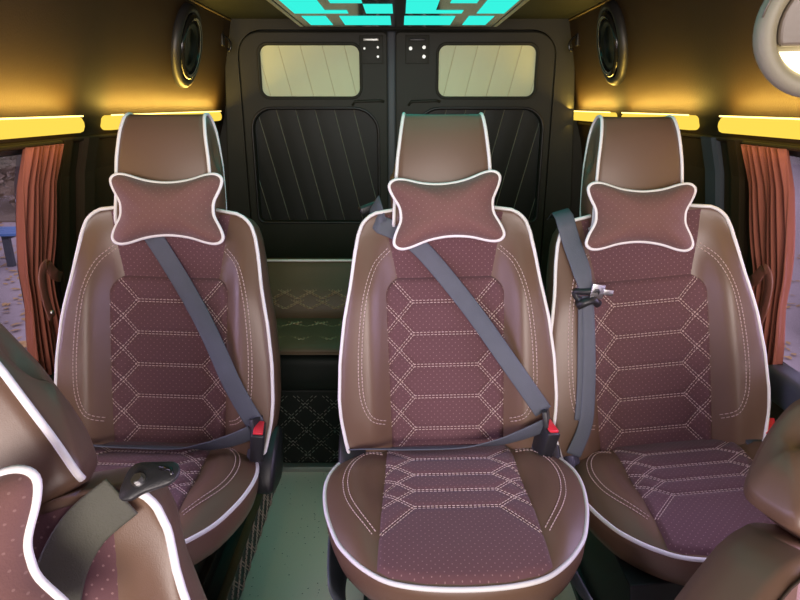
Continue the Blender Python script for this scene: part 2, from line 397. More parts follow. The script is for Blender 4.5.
def back_piping(sg, smax=1):
    out = []
    if True:
        pts = [(sg * (bw(s) + 0.001), s, edge_off(s)) for s in list(np.linspace(0.0, 0.55, 26)) + list(np.linspace(0.565, 0.636, 10)) if s <= smax]
        out.append(tube([B(*p) for p in pts], 0.0047))
    return join(*out)
# hexagon quilting of a panel: horizontal rows joined to the edges by crossing diagonals
HS = [0.398, 0.314, 0.230, 0.146, 0.060]
def clipseg(a, b, hw, s0, s1):
    a = np.array(a, float); b = np.array(b, float); pts = [a + (b - a) * t for t in np.linspace(0, 1, 40)]
    pts = [p for p in pts if abs(p[0]) <= hw - 0.0025 and s0 <= p[1] <= s1]
    return pts if len(pts) > 3 else None
def hexlines(hs, xin, hw, pitch, s0, s1):
    L = []
    for h in hs:
        L.append([np.array((-xin + 2 * xin * t, h)) for t in np.linspace(0, 1, 20)])
        for sg in (-1, 1):
            for d in (-1, 1):
                p = clipseg((sg * xin, h), (sg * hw, h + d * pitch * 0.96), hw, s0, s1)
                if p: L.append(p)
    return L
INS_HW, INS_S0, INS_S1 = 0.155, 0.0, 0.464
BLINES = hexlines(HS, 0.085, INS_HW, 0.084, 0.012, 0.452)
def seg_arrays(lines):
    A = np.array([l[0] for l in lines]); Bb = np.array([l[-1] for l in lines]); return A, Bb
def mind(p, A, Bb):
    d = Bb - A; t = np.clip(((p - A) * d).sum(1) / (d * d).sum(1), 0, 1); q = A + d * t[:, None]; return np.sqrt(((p - q) ** 2).sum(1)).min()
def ins_hw(s):
    r = 0.05; t = s - (INS_S1 - r)
    return INS_HW - (0.05 * (1 - math.sqrt(max(0, 1 - (t / r) ** 2))) if t > 0 else 0) - 0.006 * (1 - s / INS_S1)
SEGB = seg_arrays(BLINES)
def ins_off(x, s):
    hw = ins_hw(s); e = min(hw - abs(x), INS_S1 - s, 0.03)
    edge = 1 - (1 - min(1, max(0, e) / 0.018)) ** 2
    return front(x, s) - 0.004 + 0.017 * edge - 0.0055 * math.exp(-(mind(np.array((x, s)), *SEGB) / 0.0075) ** 2) * edge
def ins_mesh(nu=70, nv=96):
    uv = []; V = []
    for j in range(nv):
        s = INS_S0 + (INS_S1 - INS_S0) * (j / (nv - 1))
        for i in range(nu):
            x = ins_hw(s) * (-1 + 2 * i / (nu - 1)); V.append(B(x, s, ins_off(x, s))); uv.append((x, s))
    return (V, grid(lambda u, v: (0, 0, 0), nu, nv)[1]), uv
def ins_stitch():
    out = []
    for l in BLINES: out += double(l, lambda x, s: B(x, s, ins_off(x, s) + 0.0012))
    return join(*out)
def neck_mesh():
    uv = []; V = []; nu, nv = 40, 24
    for j in range(nv):
        s = 0.44 + 0.185 * j / (nv - 1)
        for i in range(nu):
            u = -1 + 2 * i / (nu - 1); hw = 0.128 + 0.030 * (s - 0.46) / 0.16; hw = min(hw, bw(s) - 0.02); x = u * hw
            V.append(B(x, s, front(x, s) + 0.0025 - 0.004 * abs(u) ** 14)); uv.append((x, s))
    return (V, grid(lambda u, v: (0, 0, 0), nu, nv)[1]), uv
def bolster_stitch(sg):
    out = []
    if True:
        p = catmull([(sg * .142, .535), (sg * .178, .495), (sg * .203, .42), (sg * .217, .32), (sg * .222, .22), (sg * .217, .15), (sg * .197, .105), (sg * .160, .084)], 8)
        out += double(p, lambda x, s: B(x, s, front(x, s) + 0.0012), sep=0.009)
    return join(*out)
def hw_head(s): return float(np.interp(s, [0.58, 0.63, 0.75, 0.83, 0.87], [.124, .122, .114, .104, .098]))
def head_profile():
    pts = [(0.020, .590), (0.024, .66), (0.028, .74), (0.026, .80), (0.018, .835), (0.002, .862), (-0.030, .872), (-0.062, .860), (-0.082, .825), (-0.090, .75), (-0.088, .66), (-0.075, .600), (-0.03, .585)]
    return catmull(pts, 5, closed=True)
def head_mesh():
    pr = head_profile(); nx = 15; n = len(pr); rings = []
    for i in range(nx):
        u = -1 + 2 * i / (nx - 1); r = []
        for (d, s) in pr:
            k = 1 + 0.0 * u; dd = d + (0.010 * (1 - u * u) if d > 0 else -0.006 * (1 - u * u))
            r.append(B(u * hw_head(s), s, dd))
        rings.append(r)
    V, Fc = loft(rings, False, False)
    for side, base in ((-1, 0), (1, (nx - 1) * n)):   # padded side panels
        prev = list(range(base, base + n)); cs, cd = 0.725, -0.030
        for sc, out in ((0.8, .006), (0.45, .010), (0.1, .011)):
            b = len(V)
            for (d, s) in pr: V.append(B(side * (hw_head(s) + out), cs + (s - cs) * sc, cd + (d - cd) * sc))
            cur = list(range(b, b + n)); Fc += [(prev[k], prev[(k + 1) % n], cur[(k + 1) % n], cur[k]) for k in range(n)]; prev = cur
        Fc.append(tuple(prev))
    return V, Fc
def head_piping(sg):
    return tube([B(sg * (hw_head(s) + .001), s, d) for d, s in head_profile()], 0.0045, closed=True)

# cushion in plan
CP = [(-.481, 0), (-.476, .08), (-.460, .145), (-.430, .19), (-.39, .228), (-.335, .262), (-.235, .294), (-.135, .304), (-.05, .281), (.005, .235), (.03, .15), (.035, 0)]
def cushion_outline(n=96):
    pts = [(x, y) for y, x in CP] + [(-x, y) for y, x in CP[-2:0:-1]]
    return catmull(pts, 8, closed=True)
CO = cushion_outline(); CC = np.array((0.0, -0.21))
_th = np.array([math.atan2(p[1] - CC[1], p[0] - CC[0]) for p in CO]); _rr = np.array([np.linalg.norm(p - CC) for p in CO])
_o = np.argsort(_th); _th, _rr = _th[_o], _rr[_o]
def crad(th): return float(np.interp(th, _th, _rr, period=2 * PI))
def ztop(x, y):
    d = math.hypot(x - CC[0], y - CC[1]); r = d / crad(math.atan2(y - CC[1], x - CC[0]))
    r = min(r, 1.0)
    z = 0.452 + 0.020 * sm((abs(x) - 0.15) / 0.07) * (1 - r ** 5) - 0.016 * r ** 6 - 0.010 * sm((y + 0.12) / 0.15)
    z -= 0.012 * sm(1 - abs(math.hypot((abs(x) - .175) / .05, (y + .16) / .13)) / 1.0) if abs(x) > .12 else 0
    return z
def cushion_mesh():
    N = 96; rings = []
    for r in list(np.linspace(0.02, 0.9, 16)) + [0.94, 0.97, 0.99, 1.0]:
        rg = []
        for k in range(N):
            th = -PI + 2 * PI * k / N; R_ = crad(th) * r; x = CC[0] + R_ * math.cos(th); y = CC[1] + R_ * math.sin(th); rg.append((x, y, ztop(x, y)))
        rings.append(rg)
    for r, z in ((1.012, 0.415), (1.005, 0.385), (0.98, 0.360), (0.93, 0.348), (0.80, 0.345)):
        rings.append([(CC[0] + crad(-PI + 2 * PI * k / N) * r * math.cos(-PI + 2 * PI * k / N), CC[1] + crad(-PI + 2 * PI * k / N) * r * math.sin(-PI + 2 * PI * k / N), z) for k in range(N)])
    return loft(rings)
def cushion_piping():
    return tube([(p[0] * 1.004, CC[1] + (p[1] - CC[1]) * 1.004, ztop(*p) - 0.001) for p in CO], 0.0050, closed=True)
CHW = lambda y: 0.163 + 0.012 * (-(y + .0) / .45)
CH = [-0.075, -0.145, -0.207, -0.267]
CL = [l for l in hexlines(CH, 0.095, 0.168, 0.062, -0.47, 0.0) if not (abs(l[0][1] + 0.267) < 1e-3 and l[-1][1] < -0.27) and not (l[0][1] < -0.268)]
# front hexagon runs out wider towards the front edge
CL += [[np.array((sg * (0.095 + 0.072 * t), -0.267 - 0.085 * t)) for t in np.linspace(0, 1, 14)] for sg in (-1, 1)]
SEGC = seg_arrays(CL)
def cy_front(x): return float(np.interp(abs(x), [c[1] for c in CP[:7]], [c[0] for c in CP[:7]])) + 0.004
def cpz(x, y, y0, y1):
    hw = CHW(y); e = min(hw - abs(x), y - y0, 0.03); edge = 1 - (1 - min(1, max(0, e) / 0.016)) ** 2
    return ztop(x, y) - 0.004 + 0.013 * edge - 0.005 * math.exp(-(mind(np.array((x, y)), *SEGC) / 0.0075) ** 2) * edge
def cpanel_mesh(nu=66, nv=84):
    V = []; uv = []
    for j in range(nv):
        for i in range(nu):
            u = -1 + 2 * i / (nu - 1); v = j / (nv - 1)
            x = u * (CHW(0) + 0.012 * (1 - v)); y0 = cy_front(x); y = y0 + (0.005 - y0) * v; x = u * CHW(y)
            V.append((x, y, cpz(x, y, y0, 0))); uv.append((x, y))
    return (V, grid(lambda u, v: (0, 0, 0), nu, nv)[1]), uv
def cpanel_stitch():
    out = []
    for l in CL: out += double(l, lambda x, y: (x, y, cpz(x, y, cy_front(x), 0) + .0012))
    return join(*out)
def cside_stitch(sg):
    out = []
    if True:
        p = catmull([(sg * .172, -.030), (sg * .215, -.040), (sg * .245, -.085), (sg * .256, -.15), (sg * .246, -.22), (sg * .218, -.285), (sg * .180, -.345)], 8)
        out += double(p, lambda x, y: (x, y, ztop(x, y) + .0012), sep=0.011)
    return join(*out)
def pedestal_mesh(h0):
    a = box(-.20, .20, -.36, .06, h0 + 0.05, 0.35)
    return join(a, box(-.235, -.19, -.42, .12, h0, h0 + .05), box(.19, .235, -.42, .12, h0, h0 + .05), box(-.24, .24, -.40, -.375, h0 + .052, h0 + .085),
                tube([(-.22, -.405, h0 + .12), (-.1, -.42, h0 + .13), (.1, -.42, h0 + .13), (.22, -.405, h0 + .12)], .007, n=6))
def shield_mesh(sg):
    def fn(u, v):
        y = -0.40 + 0.44 * u; z = 0.375 - 0.13 * v * (0.55 + 0.45 * sm((u - .05) / .35))
        return (sg * (0.262 + 0.030 * math.sin(PI * (0.15 + 0.8 * u)) - 0.03 * v * v), y, z)
    return grid(fn, 20, 8)
def recliner_mesh(sg):
    pts = [(-0.075, .36), (-0.06, .425), (-.01, .47), (.05, .485), (.085, .45), (.08, .36), (.03, .33)]
    cl = catmull(pts, 4, closed=True); cyy = np.mean([p[0] for p in cl]); czz = np.mean([p[1] for p in cl])
    rings = [[(sg * x, cyy + (p[0] - cyy) * k, czz + (p[1] - czz) * k) for p in cl] for x, k in ((.215, 1), (.278, 1), (.286, .93), (.288, .6))]
    return loft(rings)

def make_seat():
    t = empty('passenger_seat')
    b = ob('backrest', backrest_mesh(), 'leather', t)
    for sg in (-1, 1): ob('piping', back_piping(sg), 'piping', b); ob('stitching', bolster_stitch(sg), 'thread', b)
    (vf, uv) = neck_mesh(); ob('neck_panel', vf, 'fabric', t, uv=uv)
    (vf, uv) = ins_mesh(); q = ob('quilted_back_panel', vf, 'fabric', t, uv=uv); ob('stitching', ins_stitch(), 'thread', q)
    h = ob('headrest', head_mesh(), 'leather', t); [ob('piping', head_piping(sg), 'piping', h) for sg in (-1, 1)]
    c = ob('seat_cushion', cushion_mesh(), 'leather', t); ob('piping', cushion_piping(), 'piping', c); [ob('stitching', cside_stitch(sg), 'thread', c) for sg in (-1, 1)]
    (vf, uv) = cpanel_mesh(); q = ob('quilted_seat_panel', vf, 'fabric', t, uv=uv); ob('stitching', cpanel_stitch(), 'thread', q)
    for sg in (-1, 1):
        s_ = ob('side_shield', shield_mesh(sg), 'slate', t); m = s_.modifiers.new('s', 'SOLIDIFY'); m.thickness = .006
        ob('recliner_cover', recliner_mesh(sg), 'black', t)
    bev(ob('pedestal', pedestal_mesh(0.0), 'black', t, smooth=False), 0.006, 2)
    return t
def copy_tree(o, parent=None):
    c = o.copy(); COL.objects.link(c)
    if parent: c.parent = parent
    for ch in list(o.children): copy_tree(ch, c)
    return c
SG = 'brown leather passenger seats'
seat_c = make_seat()
tag(seat_c, 'brown leather seat with maroon quilted panels, middle one of the three facing seats', 'seat', SG)
seat_l = copy_tree(seat_c); tag(seat_l, 'brown leather seat with white piping between the aisle and the left curtain', 'seat', SG)
seat_r = copy_tree(seat_c); tag(seat_r, 'brown leather seat with white piping beside the right curtain, knotted belt over its shoulder', 'seat', SG)
seat_fl = copy_tree(seat_c); tag(seat_fl, 'closest brown seat with belt anchor plate on its shoulder, cut by the left edge', 'seat', SG)
seat_fr = copy_tree(seat_c); tag(seat_fr, 'closest plain brown seat shoulder and headrest at the lower right corner', 'seat', SG)
PLACE = {'c': (seat_c, (0.138, 1.385, 0.0), (0, R(-1.5), 0)), 'l': (seat_l, (-0.625, 1.385, 0.0), (0, R(2.0), 0)), 'r': (seat_r, (0.7235, 1.385, 0.0), (0, R(-5.8), 0)),
         'fl': (seat_fl, (-0.204, 0.306, -0.123), (-0.116, -0.169, 0.335)), 'fr': (seat_fr, (0.418, 0.440, -0.302), (-0.01, 0.28, 0.25))}
MW = {}
for k, (o, loc, rot) in PLACE.items():
    o.location = loc; o.rotation_euler = rot
    MW[k] = Matrix.Translation(loc) @ Euler(rot).to_matrix().to_4x4()
# pedestals: left seat stands on the platform, the two closest seats are mounted lower
def own_pedestal(seat, h0):
    for ch in seat.children:
        if ch.name.startswith('pedestal'):
            me = bpy.data.meshes.new('pedestal'); v, f = pedestal_mesh(h0); me.from_pydata([tuple(p) for p in v], [], f); me.update(); me.materials.append(M['black']); ch.data = me
# the closest left seat has squarer shoulders; on both closest seats the piping runs only along the front edges
BW_ALL = BW
BW = [(-0.06, .20), (0.0, .215), (0.15, .225), (0.35, .215), (0.45, .200), (0.52, .194), (0.57, .197), (0.60, .192), (0.618, .182), (0.63, .160), (0.636, .120)]
def new_mesh(o, vf):
    me = bpy.data.meshes.new(o.data.name); me.from_pydata([tuple(map(float, p)) for p in vf[0]], [], [tuple(map(int, q)) for q in vf[1]]); me.update(); fixn(me)
    me.polygons.foreach_set('use_smooth', [True] * len(me.polygons)); me.materials.append(o.data.materials[0]); o.data = me
for ch in list(seat_fl.children):
    if ch.name.startswith('backrest'):
        new_mesh(ch, backrest_mesh()); sg = -1
        for g in list(ch.children):
            if g.name.startswith('piping'): new_mesh(g, back_piping(sg, .622)); sg = 1
            else: bpy.data.objects.remove(g)
BW = BW_ALL
BW = [(-0.06, .26), (0.15, .30), (0.35, .295), (0.42, .288), (0.50, .252), (0.56, .208), (0.60, .176), (0.62, .152), (0.636, .120)]
for ch in list(seat_fr.children):
    if ch.name.startswith('backrest'):
        new_mesh(ch, backrest_mesh()); sg = -1
        for g in list(ch.children):
            if g.name.startswith('piping'): new_mesh(g, back_piping(sg)); sg = 1
            else: bpy.data.objects.remove(g)
for ch in seat_fr.children:
    if ch.name.startswith('neck_panel'): new_mesh(ch, neck_mesh()[0])
FR_SEAM = tube([B(-(bw(q) + .0005), q, edge_off(q)) for q in np.linspace(.3, .636, 40)], 0.0018)
BW = BW_ALL
def front_piping(sg): return tube([B(sg * (hw_head(s_) + .001), s_, d) for d, s_ in head_profile()[:33]], 0.0045)
for st_ in (seat_fl, seat_fr):
    for ch in st_.children:
        if ch.name.startswith('headrest'):
            for g, sg in zip(list(ch.children), (-1, 1)):
                if st_ is seat_fr and sg < 0: bpy.data.objects.remove(g)
                else: new_mesh(g, front_piping(sg))
# the cushions of the closest seats stay level, only their reclined backs lean
for k in ('fl', 'fr'):
    o, loc, rot = PLACE[k]; Rm = Euler(rot).to_matrix().to_4x4(); Tp = Matrix.Translation((0, 0, .43))
    for ch in o.children:
        if ch.name.split('.')[0] in ('seat_cushion', 'quilted_seat_panel', 'side_shield', 'recliner_cover', 'pedestal'):
            ch.matrix_basis = Tp @ Rm.inverted() @ Matrix.Rotation(rot[2], 4, 'Z') @ Tp.inverted()
P0 = Matrix.Translation(B(0, .70, -.03))
for seat, ang, hx, hs in ((seat_c, 1.5, 0, 1), (seat_l, -2.0, -.010, 1), (seat_r, 5.8, -.008, .91)):
    for ch in seat.children:
        if ch.name.startswith('headrest'): ch.matrix_basis = Matrix.Translation((hx, .002, .008)) @ P0 @ Matrix.Rotation(R(ang), 4, 'Y') @ Matrix.Diagonal((hs, 1, 1, 1)) @ P0.inverted()
for seat, dx in ((seat_l, -.040), (seat_r, .040)):
    for ch in list(seat.children):
        nm = ch.name.split('.')[0]
        if nm in ('seat_cushion', 'quilted_seat_panel'): ch.matrix_basis = Matrix.Translation((dx, .02, 0)) @ Matrix.Diagonal((.96, .88, 1, 1))
        if nm == 'side_shield' and seat is seat_l: bpy.data.objects.remove(ch)
        elif nm == 'side_shield': ch.matrix_basis = Matrix.Translation((-.022, -.01, -.008))
for ch in seat_fl.children:
    if ch.name.startswith('headrest'):
        Rt = Matrix.Translation(B(.115, .60, 0)) @ Matrix.Rotation(-TB, 4, 'X'); ch.matrix_basis = Rt @ Matrix.Translation((0, 0, .040)) @ Matrix.Rotation(R(-14), 4, 'Y') @ Matrix.Diagonal((1, 1, .85, 1)) @ Rt.inverted()
for ch in list(seat_c.children):
    if ch.name.startswith('side_shield') and ch.data.vertices[0].co.x > 0: bpy.data.objects.remove(ch)
# the closest right seat: lower rounded headrest and a plain dark seam along its shoulder
for ch in seat_fr.children:
    if ch.name.startswith('headrest'):
        Rt = Matrix.Translation(B(0, .70, 0)) @ Matrix.Rotation(-TB, 4, 'X'); ch.matrix_basis = Rt @ Matrix.Translation((.02, 0, -.045)) @ Matrix.Rotation(R(24), 4, 'Y') @ Matrix.Diagonal((1, 1, .70, 1)) @ Rt.inverted()
    if ch.name.startswith('backrest'):
        for g in list(ch.children):
            if g.name.startswith('piping'):
                new_mesh(g, FR_SEAM); g.data.materials[0] = M['wall']; g.name = 'seam'; break
own_pedestal(seat_l, 0.118)
for ch in seat_l.children:
    if ch.name.startswith('pedestal'): ch.scale = (.55, 1, 1); own_pedestal(seat_fl, 0.135); own_pedestal(seat_fr, 0.21)

# ---------------------------------------------------------------- neck pillows
def pillow_outline():
    q = [(0, .068), (.055, .074), (.105, .089), (.130, .090), (.143, .078), (.138, .055), (.122, .022), (.119, 0)]
    pts = q + [(x, -y) for x, y in q[-2::-1]]
    pts = pts + [(-x, y) for x, y in pts[-2:0:-1]]
    return [p * np.array((.95, .93)) for p in catmull(pts, 4, closed=True)]
def make_pillow():
    lp = pillow_outline(); n = len(lp); V = []; Fc = []; uv = []
    rs = [0.004, .15, .3, .45, .58, .7, .8, .88, .94, .98, 1.0]
    def ring(r, sg):
        b = len(V)
        for x, z in lp:
            px, pz = x * r, z * r
            th = 0.048 * (1 - r ** 2.6) ** 0.62 * (1 - 0.25 * (abs(px) / .14) ** 2) + 0.0022 * math.sin(px * 95 + 3 * pz * 40) * (1 - r) * r * r * 4
            V.append((px, sg * th, pz)); uv.append((px, pz))
        return list(range(b, b + n))
    for sg in (-1, 1):
        prev = None
        for r in rs:
            cur = ring(r, sg)
            if prev is None: Fc.append(tuple(cur))
            else: Fc += [(prev[k], prev[(k + 1) % n], cur[(k + 1) % n], cur[k]) for k in range(n)]
            prev = cur
    o = ob('neck_pillow', (V, Fc), 'pillow', uv=uv)
    ob('piping', tube([(x * 1.01, 0, z * 1.01) for x, z in lp], 0.0046, closed=True), 'piping', o)
    return o
pil = make_pillow(); PG = 'bone shaped neck pillows'
for k, lab, x, s, off, rz in (('c', 'bone shaped neck pillow with white piping on the headrest of the middle seat', .004, .626, .074, -3.5),
                              ('l', 'bone shaped neck pillow on the headrest beside the left curtain and yellow strip', .018, .630, .074, -2.0),
                              ('r', 'bone shaped neck pillow on the headrest beside the right curtain, above the knotted belt', -.028, .618, .074, 6.4),
                              ('fl', 'maroon neck pillow of the closest seat, cut by the left edge of the photo', -.02, .605, .085, 0)):
    o = pil if k == 'c' else copy_tree(pil)
    tag(o, lab, 'pillow', PG)
    o.matrix_world = MW[k] @ Matrix.Translation(B(x, s, off)) @ Matrix.Rotation(-TB, 4, 'X') @ Matrix.Rotation(R(rz), 4, 'Y') @ Matrix.Scale(.94 if k == 'r' else .98, 4)

# ---------------------------------------------------------------- seat belts
def wpt(k, p): return MW[k] @ Vector(p)
def over_back(k, pts, extra=0.007, hwid=0.022):
    """points (x, s[, off]) laid over the upholstery of seat k"""
    P = catmull([p[:2] for p in pts], 10); res = []
    offs = []
    for i, p in enumerate(P):
        t = P[min(i + 1, len(P) - 1)] - P[max(i - 1, 0)]; t /= np.linalg.norm(t); nn = np.array((-t[1], t[0]))
        o = -1
        for a in (-1, 0, 1):
            q = p + nn * hwid * a; s = min(q[1], 0.634)
            o = max(o, front(q[0], s) if abs(q[0]) < bw(s) else -0.004)
            if abs(q[0]) < INS_HW and s < INS_S1: o = max(o, front(q[0], s) + 0.013)
        offs.append(o + extra)
    o2 = [max(offs[max(0, i - 4):i + 5]) for i in range(len(P))]; o3 = [np.mean(o2[max(0, i - 5):i + 6]) for i in range(len(P))]
    out = [wpt(k, B(p[0], p[1], o)) for p, o in zip(P, o3)]
    wd = []
    for i, p in enumerate(P):
        t = P[min(i + 1, len(P) - 1)] - P[max(i - 1, 0)]; t /= np.linalg.norm(t)
        a = Vector(B(-t[1], t[0], 0)) - Vector(B(0, 0, 0)); wd.append(MW[k].to_3x3() @ a)
    return out, wd
def strap3(pts, wd, n=8):
    P = catmull(pts, n); Wd = catmull(wd, n); return P, Wd
BG = 'grey seat belts'
def tongue_mesh(): return join(box(-.024, .024, -.006, .006, -.012, .030), box(-.010, .010, -.0015, .0015, -.045, -.012))
def buckle(k, loc, rot, label, bright=True):
    t = empty('belt_buckle'); t.matrix_world = MW[k] @ Matrix.Translation(loc) @ Euler(rot).to_matrix().to_4x4()
    bev(ob('housing', box(-.017, .017, -.030, .030, -.075, .012), 'black', t), .006)
    bev(ob('release_button', box(-.012, .012, -.024, .024, .008, .018), 'red', t), .003)
    ob('stalk', tube([(0, 0, -.07), (0, .004, -.12), (0, .02, -.18)], .012, n=8), 'black', t)
    return tag(t, label, 'buckle', 'belt buckles with red buttons')

# middle seat
bt = empty('seat_belt'); tag(bt, 'grey seat belt running diagonally across the middle seat beside the aisle', 'belt', BG)
P, Wd = over_back('c', [(-.165, .600), (-.112, .575), (-.050, .525), (.06, .385), (.16, .235), (.240, .115)])
w0 = wpt('c', B(-.184, .648, -.055)); w1 = wpt('c', B(-.176, .656, -.01))
ob('shoulder_strap', ribbon([w0, w1] + P, [Wd[0]] * 2 + Wd, .046), 'webbing', bt)
lap = [(-.262, -.005, .445), (-.20, -.050, .473), (-.10, -.045, .468), (.03, -.045, .470), (.12, -.048, .482), (.185, -.050, .505), (.240, -.048, .528)]
P, Wd = strap3([wpt('c', p) for p in lap], [(0, -.85, .5)] * 2 + [(0, -.9, .4)] * 2 + [(0, -.6, .8), (0.1, -.3, .95), (.1, -.1, 1)])
ob('lap_strap', ribbon(P, Wd, .040), 'webbing', bt)
tg = ob('tongue', tongue_mesh(), 'black', bt); tg.matrix_world = MW['c'] @ Matrix.Translation((.246, -.040, .535)) @ Euler((R(-10), R(12), R(70))).to_matrix().to_4x4(); bev(tg, .003)
g = ob('shoulder_guide', box(-.030, .030, -.012, .012, -.010, .010), 'black', bt); bev(g, .005); g.matrix_world = MW['c'] @ Matrix.Translation(B(-.190, .648, -.045)) @ Euler((0, R(-15), R(20))).to_matrix().to_4x4()
buckle('c', (.250, -.050, .515), (R(10), R(10), R(15)), 'black buckle with red button between the middle seat and the right seat')
# left seat
bt = empty('seat_belt'); tag(bt, 'grey seat belt running diagonally across the seat beside the left curtain', 'belt', BG)
P, Wd = over_back('l', [(-.075, .60), (-.035, .55), (.05, .42), (.13, .29), (.19, .175), (.238, .095)])
ob('shoulder_strap', ribbon(P, Wd, .047), 'webbing', bt)
lap = [(-.262, -.010, .450), (-.19, -.052, .474), (-.08, -.046, .469), (.04, -.046, .470), (.11, -.050, .478), (.175, -.052, .498), (.232, -.048, .522)]
P, Wd = strap3([wpt('l', p) for p in lap], [(0, -.85, .5)] * 2 + [(0, -.9, .4)] * 2 + [(0, -.6, .8), (0.1, -.3, .95), (.1, -.1, 1)])
ob('lap_strap', ribbon(P, Wd, .042), 'webbing', bt)
tg = ob('tongue', tongue_mesh(), 'black', bt); tg.matrix_world = MW['l'] @ Matrix.Translation((.244, -.040, .528)) @ Euler((R(-10), R(12), R(70))).to_matrix().to_4x4(); bev(tg, .003)
buckle('l', (.250, -.050, .525), (R(10), R(6), R(8)), 'black buckle with red button beside the aisle, on the left seat')
# right seat: belt hangs straight down, knotted, with its tongue sticking out
bt = empty('seat_belt'); tag(bt, 'grey seat belt hanging knotted beside the seat at the right curtain', 'belt', BG)
P, Wd = over_back('r', [(-.196, .612), (-.186, .56), (-.174, .50), (-.168, .445)], extra=.014)
w0 = wpt('r', B(-.205, .644, -.06)); w1 = wpt('r', B(-.200, .656, -.012)); w2 = wpt('r', B(-.199, .638, .020))
ob('shoulder_strap', ribbon([w0, w1, w2] + P, [Wd[0]] * 3 + Wd, [.046] * (len(P) - 7) + list(np.linspace(.046, .026, 10))), 'webbing', bt)
P, Wd = over_back('r', [(-.166, .435), (-.170, .35), (-.180, .22), (-.196, .11), (-.232, .030)], extra=.010)
ob('lap_strap', ribbon(P, Wd, list(np.linspace(.028, .038, len(P)))), 'webbing', bt)
P2, W2 = over_back('r', [(-.180, .43), (-.190, .33), (-.202, .2), (-.214, .12)], extra=.007, hwid=.006)
ob('doubled_strap', ribbon(P2, W2, .018), 'webbing', bt)
kp = [wpt('r', B(-.168 + .026 * math.cos(a), .438 + .014 * math.sin(a) + .006 * math.cos(2 * a), .055 + .012 * math.sin(a + 1))) for a in np.linspace(0, 2 * PI, 17)[:-1]]
kn = ob('knot', tube(kp, .0085, closed=True, n=8), 'black', bt)
ob('knot', tube([wpt('r', B(-.194, .412, .058)), wpt('r', B(-.176, .420, .066)), wpt('r', B(-.156, .425, .066)), wpt('r', B(-.141, .412, .055))], .011, n=8), 'black', bt)
tg = bev(ob('tongue', tongue_mesh(), 'steel', bt), .002); tg.matrix_world = MW['r'] @ Matrix.Translation(B(-.138, .444, .068)) @ Euler((0, R(-75), 0)).to_matrix().to_4x4() @ Matrix.Scale(.75, 4)
buckle('r', (.285, -.01, .475), (R(28), R(-8), R(-25)), 'black buckle with red button between the right seat and the side panel')
buckle('r', (-.290, -.035, .44), (R(10), R(-6), R(10)), 'black buckle low in the gap between the middle seat and the right seat')

# closest left seat: wide belt with bolted anchor plate on the shoulder
bt = empty('seat_belt'); tag(bt, 'dark seat belt with bolted anchor plate on the closest seat at the left', 'belt', BG)
P, Wd = over_back('fl', [(.050, .43), (.062, .50), (.085, .56), (.120, .600), (.165, .622)], extra=.012)
ob('shoulder_strap', ribbon(P, Wd, .050), 'webbing_olive', bt)
pl = catmull([(-.036, -.024), (-.03, .010), (-.015, .026), (.02, .022), (.045, .016), (.052, 0), (.040, -.016), (0, -.024), (-.02, -.032)], 5, closed=True)
rings = [[(x * k, y * k, z) for x, y in pl] for z, k in ((-.003, .96), (0, 1), (.004, 1), (.006, .95), (.0065, .3))]
ap = ob('anchor_plate', loft(rings), 'black', bt)
ap.matrix_world = MW['fl'] @ Matrix.Translation(B(.192, .632, .020)) @ Matrix.Rotation(R(35), 4, 'X') @ Matrix.Rotation(R(-5), 4, 'Y') @ Matrix.Rotation(R(-12), 4, 'Z') @ Matrix.Scale(.70, 4)
ob('slot', tube([(.022, .010, .0062), (.040, .004, .0062), (.042, -.006, .0062)], .0032, n=8), 'gloss', ap)
bo = ob('bolt', join(tube([(0, 0, .005), (0, 0, .009)], .011, n=20), tube([(0, 0, .009), (0, 0, .016)], .0075, n=6)), 'steel', ap, smooth=False); bo.location = (-.008, -.004, 0)

# ================================================================ REAR BENCH
bn = empty('rear_bench', (0, 2.1, 0)); tag(bn, 'low olive brown quilted bench behind the aisle, in front of the rear doors', 'bench')
bn_off = Vector((0, -2.1, 0))
def bpart(name, vf, m, parent=None, **k):
    v, f = vf
    o = ob(name, ([Vector(p) + bn_off for p in v], f), m, bn if parent is None else parent, **k); return o
BX0, BX1 = -0.72, 0.56
bp = bev(bpart('base_box', box(BX0, BX1, 1.962, 2.40, 0.004, 0.32), 'door_quilt', smooth=False), .006)
ds = []
for k in range(-8, 24):
    for sg in (-1, 1):
        for dd in (0, .014):
            x = BX0 + k * .105 + dd
            pts = [(x + sg * z, z) for z in np.linspace(0.02, .30, 20)]
            pts = [p for p in pts if BX0 + .02 < p[0] < BX1 - .02]
            if len(pts) > 3: ds += dashes(pts, lambda a, z: (a, 1.961, z), r=.0012, dash=.012, gap=.008)
bpart('stitching', join(*ds), 'thread_dim', bp)
fb = catmull([(1.99, .318), (1.950, .325), (1.932, .36), (1.930, .41), (1.940, .455), (1.99, .468)], 4)
fb = fb + [np.array((2.05, .465)), np.array((2.05, .32))]
bpart('front_board', loft([[(x, 2.0 + (y - 2.0) * k, .39 + (z - .39) * k) for y, z in fb] for x, k in ((BX0, .9), (BX0 + .02, 1), (BX1 - .02, 1), (BX1, .9))]), 'door_quilt')
prof = catmull([(1.945, .470), (1.928, .478), (1.932, .494), (1.975, .505), (2.10, .508), (2.24, .498), (2.30, .485), (2.30, .47), (2.1, .466)], 4, closed=True)
rings = [[(x, 2.11 + (y - 2.11) * k, .485 + (z - .485) * k) for y, z in prof] for x, k in ((BX0, .86), (BX0 + .012, .96), (BX0 + .04, 1), (BX1 - .04, 1), (BX1 - .012, .96), (BX1, .86))]
bc = bpart('seat_cushion', loft(rings), 'bench_olive')
rings2 = [[(2.225, .47), (2.245, .54), (2.262, .615), (2.278, .625), (2.30, .685), (2.318, .708), (2.345, .715), (2.375, .70), (2.39, .62), (2.38, .47)]]
bprof = rings2[0]
